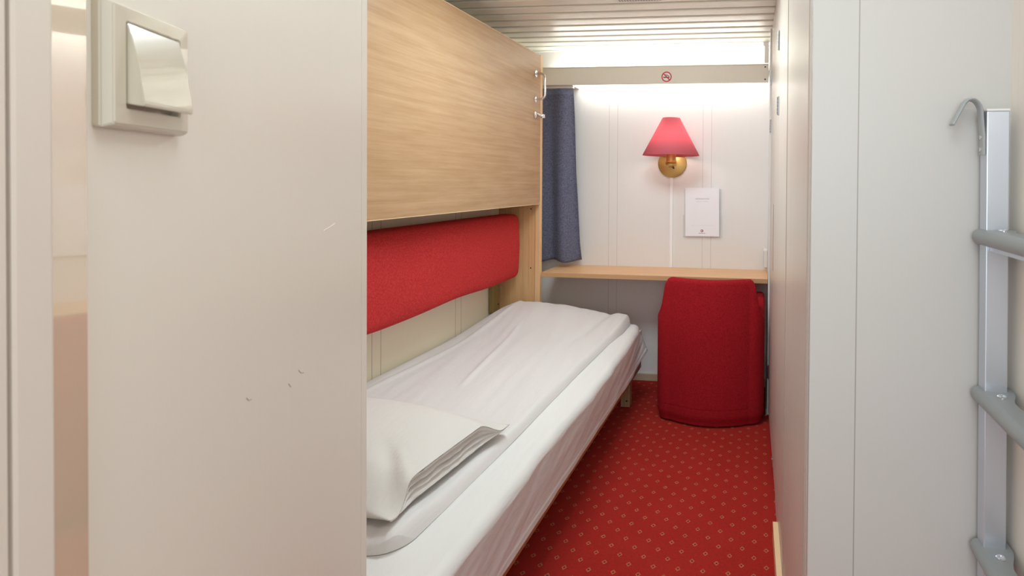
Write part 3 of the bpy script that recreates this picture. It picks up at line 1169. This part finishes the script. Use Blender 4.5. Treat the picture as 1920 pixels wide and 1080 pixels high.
def shell(z0, z1fn, th, ns=220, inset0=0.0, nz_=14, mat='red_chair', name='back', tuck=0.0, rr=0.022):
    bm = B()
    rows = []
    for i in range(ns + 1):
        p, nm = chair_plan(i / ns)
        zt = z1fn(p)
        col = []
        r = min(rr, th / 2)
        for k in range(nz_ + 1):
            q = k / nz_
            z = lerp(z0, zt - r, q)
            ins = inset0
            if tuck:
                ins += tuck * (1 - sm((z - z0) / 0.05))
            # gentle lean: the top of the back sits a little further from the door
            lean_ = 0.012 * sm((z - 0.45) / 0.3) if p.y < 2.80 else 0.0
            col.append(p - nm * ins + Vector((0, lean_, z)))
        lean_ = 0.012 if p.y < 2.80 else 0.0
        for k in range(1, 9):
            a = PI * k / 8
            col.append(p - nm * (inset0 + r - r * math.cos(a) if k <= 4 else inset0 + th - r - r * math.cos(a)) + Vector((0, lean_ * sm((zt - 0.45) / 0.3), zt - r + r * math.sin(a))))
        for k in range(1, 6):
            q = k / 5
            col.append(p - nm * (inset0 + th) + Vector((0, 0, lerp(zt - r, z0, q))))
        rows.append([bm.verts.new(c) for c in col])
    for i in range(ns):
        m_ = len(rows[i])
        for k in range(m_):
            kk = (k + 1) % m_
            bm.faces.new((rows[i][k], rows[i][kk], rows[i + 1][kk], rows[i + 1][k]))
    bm.faces.new(rows[0])
    bm.faces.new(rows[-1])
    bmesh.ops.recalc_face_normals(bm, faces=bm.faces)
    return bm


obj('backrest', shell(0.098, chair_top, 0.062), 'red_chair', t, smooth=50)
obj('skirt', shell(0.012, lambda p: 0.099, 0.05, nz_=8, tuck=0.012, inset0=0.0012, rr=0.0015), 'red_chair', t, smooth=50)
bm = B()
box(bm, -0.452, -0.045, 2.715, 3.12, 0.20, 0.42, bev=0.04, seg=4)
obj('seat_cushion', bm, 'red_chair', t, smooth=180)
bm = B()
box(bm, -0.452, -0.045, 2.72, 3.10, 0.03, 0.198)
obj('seat_base', bm, 'red_chair', t)
for x in (-0.43, -0.07):
    for y in (2.76, 3.07):
        bm = B()
        lathe(bm, [(0.018, 0.001), (0.018, 0.029)], (x, y, 0), 'z', 14)
        obj('foot', bm, 'black', t)

# ---------------------------------------------------------------- wardrobe on the right
t = thing('wardrobe', 'tall pale laminate wardrobe wall with two hinged doors on the right', 'wardrobe', (0.15, 1.9, 0))


def wpan(name, y0, y1, z0, z1, out=0.0, th=0.018, mat='wardrobe', par=None):
    bm = B()
    prism(bm, [(wx(y0) - out, y0), (wx(y1) - out, y1), (wx(y1) - out + th, y1), (wx(y0) - out + th, y0)], z0, z1)
    return obj(name, bm, mat, par or t)


wpan('fixed_panel', WY + 0.0305, 1.0062, 0.0, ZC - 0.001, th=0.03)
wpan('fixed_panel', 1.0128, 1.584, 0.0, ZC - 0.001, th=0.03)
wpan('fixed_panel', 1.5908, 2.081, 0.0, ZC - 0.001, th=0.03)
M['bead'] = laminate('wardrobe_bead', (0.50, 0.43, 0.36), rough=0.4)
for y_ in (1.0095, 1.5875):
    wpan('joint_bead', y_ - 0.003, y_ + 0.003, 0.0, ZC - 0.002, out=0.0016, th=0.012, mat='bead')
d2 = wpan('door', 2.085, 2.460, 0.025, ZC - 0.004)
d1 = wpan('door', 2.466, 2.846, 0.025, ZC - 0.004)
bm = B()
prism(bm, [(wx(1.0) + 0.032, 0.99), (wx(2.85) + 0.032, 2.85), (0.30, 2.85), (0.30, 0.99)], 0.0, ZC - 0.001)
obj('carcass', bm, plain('wardrobe_inside', (0.30, 0.22, 0.15), rough=0.8), t)


def hinge(yc, z0, z1, par, w=0.013):
    bm = B()
    x = wx(yc)
    box(bm, x - 0.0035, x - 0.0005, yc - w, yc + w, z0, z1)
    n = 5
    for k in range(n):
        a, b_ = lerp(z0, z1, k / n) + 0.0008, lerp(z0, z1, (k + 1) / n) - 0.0008
        lathe(bm, [(0.0035, a), (0.0035, b_)], (x - 0.0045, yc, 0), 'z', 10)
    obj('hinge', bm, 'steel_dark', par, smooth=40)


for z0, z1 in ((1.75, 1.822), (1.50, 1.57)):
    hinge(2.083, z0, z1, d2)
    hinge(2.838, z0, z1, d1, 0.010)
hinge(2.838, 0.20, 0.27, d1, 0.010)
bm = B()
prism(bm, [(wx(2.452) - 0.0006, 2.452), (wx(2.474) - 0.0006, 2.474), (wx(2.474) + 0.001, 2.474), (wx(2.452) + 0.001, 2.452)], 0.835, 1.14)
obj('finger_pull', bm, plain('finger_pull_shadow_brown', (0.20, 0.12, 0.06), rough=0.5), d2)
bm = B()
box(bm, wx(2.3) - 0.007, wx(2.3) - 0.0006, 2.28, 2.30, 0.02, 0.062, bev=0.001)
obj('door_catch', bm, 'chrome', t)

# ---------------------------------------------------------------- ladder in the right corner
t = thing('ladder', 'aluminium bunk ladder with grey treads and a hook against the right wall', 'ladder', (0.385, 0.93, 0))
tilt = Matrix.Translation((0.366, 0.93, 1.0)) @ Matrix.Rotation(math.radians(-0.35), 4, 'Y') @ Matrix.Translation((-0.366, -0.93, -1.0))
for y0, y1 in ((0.918, 0.945), (0.56, 0.587)):
    bm = B()
    box(bm, 0.3665, 0.4015, y0, y1, 0.01, 1.3585, bev=0.0015)
    obj('stile', bm, 'alu', t, xf=tilt)
    bm = B()
    box(bm, 0.366, 0.402, y0 - 0.0005, y1 + 0.0005, 1.3587, 1.3625, bev=0.001)
    obj('end_cap', bm, 'plastic_w', t, xf=tilt)
for z in (1.152, 0.888, 0.630, 0.372, 0.114):
    bm = B()
    # tread section in X,Z: rounded nose to the left, flat top, hollow beneath; widened plan at both stiles
    ny = 40
    sec = []
    for k in range(13):
        a = math.radians(90 + 180 * k / 12)
        sec.append((0.013 + 0.013 * math.cos(a), 0.013 * math.sin(a)))
    sec = [(1.0, 0.013)] + sec + [(1.0, -0.013)]
    rows = []
    for i in range(ny + 1):
        y = lerp(0.552, 0.9525, i / ny)
        dk = min(abs(y - 0.5735), abs(y - 0.9315))
        wide = sm(1 - (dk - 0.015) / 0.05)
        xl, xr_ = 0.3535, lerp(0.392, 0.4105, wide)
        ends = min((y - 0.552) / 0.013, (0.9525 - y) / 0.013, 1.0)
        kk = math.sqrt(max(0.0, 1 - (1 - max(0, ends)) ** 2))
        row = []
        for (sx_, sz_) in sec:
            x = xr_ if sx_ == 1.0 else xl + sx_ + 0.010 * (1 - kk)
            row.append(bm.verts.new((x, y, z + sz_ * lerp(0.45, 1, kk))))
        rows.append(row)
    for i in range(ny):
        m_ = len(rows[i])
        for k in range(m_):
            j = (k + 1) % m_
            bm.faces.new((rows[i][k], rows[i][j], rows[i + 1][j], rows[i + 1][k]))
    bm.faces.new(rows[0])
    bm.faces.new(rows[-1])
    bmesh.ops.recalc_face_normals(bm, faces=bm.faces)
    tr = obj('tread', bm, 'grey_pl', t, smooth=35, xf=tilt)
    for y in (0.895, 0.61):
        bm = B()
        lathe(bm, [(0.0075, z + 0.013), (0.0075, z + 0.0145), (0.006, z + 0.0155), (0.003, z + 0.0155), (0.0022, z + 0.0148)], (0.3835, y, 0), 'z', 20)
        obj('screw', bm, 'chrome', tr, smooth=30, xf=tilt)
    bm = B()
    box(bm, 0.372, 0.398, 0.60, 0.9175, z - 0.021, z - 0.0135)
    obj('lower_channel', bm, 'alu', tr, xf=tilt)
# hook
for yc in (0.932, 0.5735):
    bm = B()
    pts = [(0.3633, 1.288), (0.3630, 1.318), (0.3610, 1.338), (0.3600, 1.352)]
    for i in range(1, 9):
        a = math.radians(i * 150 / 8)
        pts.append((0.3435 + 0.0165 * math.cos(a), 1.354 + 0.026 * math.sin(a)))
    pts += [(0.3215, 1.352), (0.3145, 1.338)]
    tube(bm, [(x, yc, z) for x, z in pts], 0.0030, 12, rx=0.0110, up=(0, 1, 0))
    hk = obj('hook', bm, 'grey_pl2', t, smooth=60)
    for z in (1.297, 1.317):
        bm = B()
        lathe(bm, [(0.0036, 0.0), (0.0036, -0.0018), (0.0015, -0.0022)], (0.361, yc, z), 'x', 14)
        obj('screw', bm, 'chrome', hk, smooth=30)

# ---------------------------------------------------------------- light switch on the entrance wall
SWM = Matrix(((D.x, NRM.x, 0, W0.x), (D.y, NRM.y, 0, W0.y), (0, 0, 1, 0), (0, 0, 0, 1)))   # local: x along wall, y out, z up
cxs, czs = 0.0435, 1.3145
loc = SWM @ Vector((cxs, 0, czs))
t = thing('light_switch', 'square cream light switch with a tilted rocker on the left wall', 'switch', loc)
bm = B()
a, b_ = 0.0405, 0.0345
v0 = [bm.verts.new((cxs + sx_ * a, 0.0002, czs + (sz_ * (a + 0.001) if sz_ < 0 else a + 0.0042))) for sx_, sz_ in ((-1, -1), (1, -1), (1, 1), (-1, 1))]
v1 = [bm.verts.new((cxs + sx_ * a, 0.0045, czs + (sz_ * (a + 0.001) if sz_ < 0 else a + 0.0042))) for sx_, sz_ in ((-1, -1), (1, -1), (1, 1), (-1, 1))]
v2 = [bm.verts.new((cxs + sx_ * (a - 0.0030), 0.0100, czs + (sz_ * (a - 0.0015) if sz_ < 0 else a + 0.0012))) for sx_, sz_ in ((-1, -1), (1, -1), (1, 1), (-1, 1))]
v3 = [bm.verts.new((cxs + sx_ * 0.0268, 0.0104, czs + (sz_ * 0.0275 if sz_ < 0 else 0.0318))) for sx_, sz_ in ((-1, -1), (1, -1), (1, 1), (-1, 1))]
v4 = [bm.verts.new((cxs + sx_ * 0.0268, 0.0040, czs + (sz_ * 0.0275 if sz_ < 0 else 0.0318))) for sx_, sz_ in ((-1, -1), (1, -1), (1, 1), (-1, 1))]
for p_, q_ in ((v0, v1), (v1, v2), (v2, v3), (v3, v4)):
    for i in range(4):
        j = (i + 1) % 4
        bm.faces.new((p_[i], p_[j], q_[j], q_[i]))
bm.faces.new(v4)
bm.faces.new(v0)
bmesh.ops.recalc_face_normals(bm, faces=bm.faces)
bmesh.ops.bevel(bm, geom=[e for e in bm.edges if not (e.verts[0].co.y < 0.001 and e.verts[1].co.y < 0.001)], offset=0.0008, segments=2, affect='EDGES')
obj('frame', bm, 'plastic', t, xf=SWM)
bm = B()
r1 = 0.0260
pts = [(0.0045, czs + 0.0310), (0.0106, czs + 0.0310), (0.0150, czs + 0.010), (0.0195, czs - 0.0225), (0.0190, czs - 0.0255), (0.0045, czs - 0.0235)]
v0 = [bm.verts.new((cxs - r1, p[0], p[1])) for p in pts]
v1 = [bm.verts.new((cxs + r1, p[0], p[1])) for p in pts]
bm.faces.new(v0)
bm.faces.new(v1)
for i in range(len(pts)):
    j = (i + 1) % len(pts)
    bm.faces.new((v0[i], v0[j], v1[j], v1[i]))
bmesh.ops.recalc_face_normals(bm, faces=bm.faces)
bmesh.ops.bevel(bm, geom=list(bm.edges), offset=0.0006, segments=2, affect='EDGES')
obj('rocker', bm, 'plastic', t, xf=SWM)
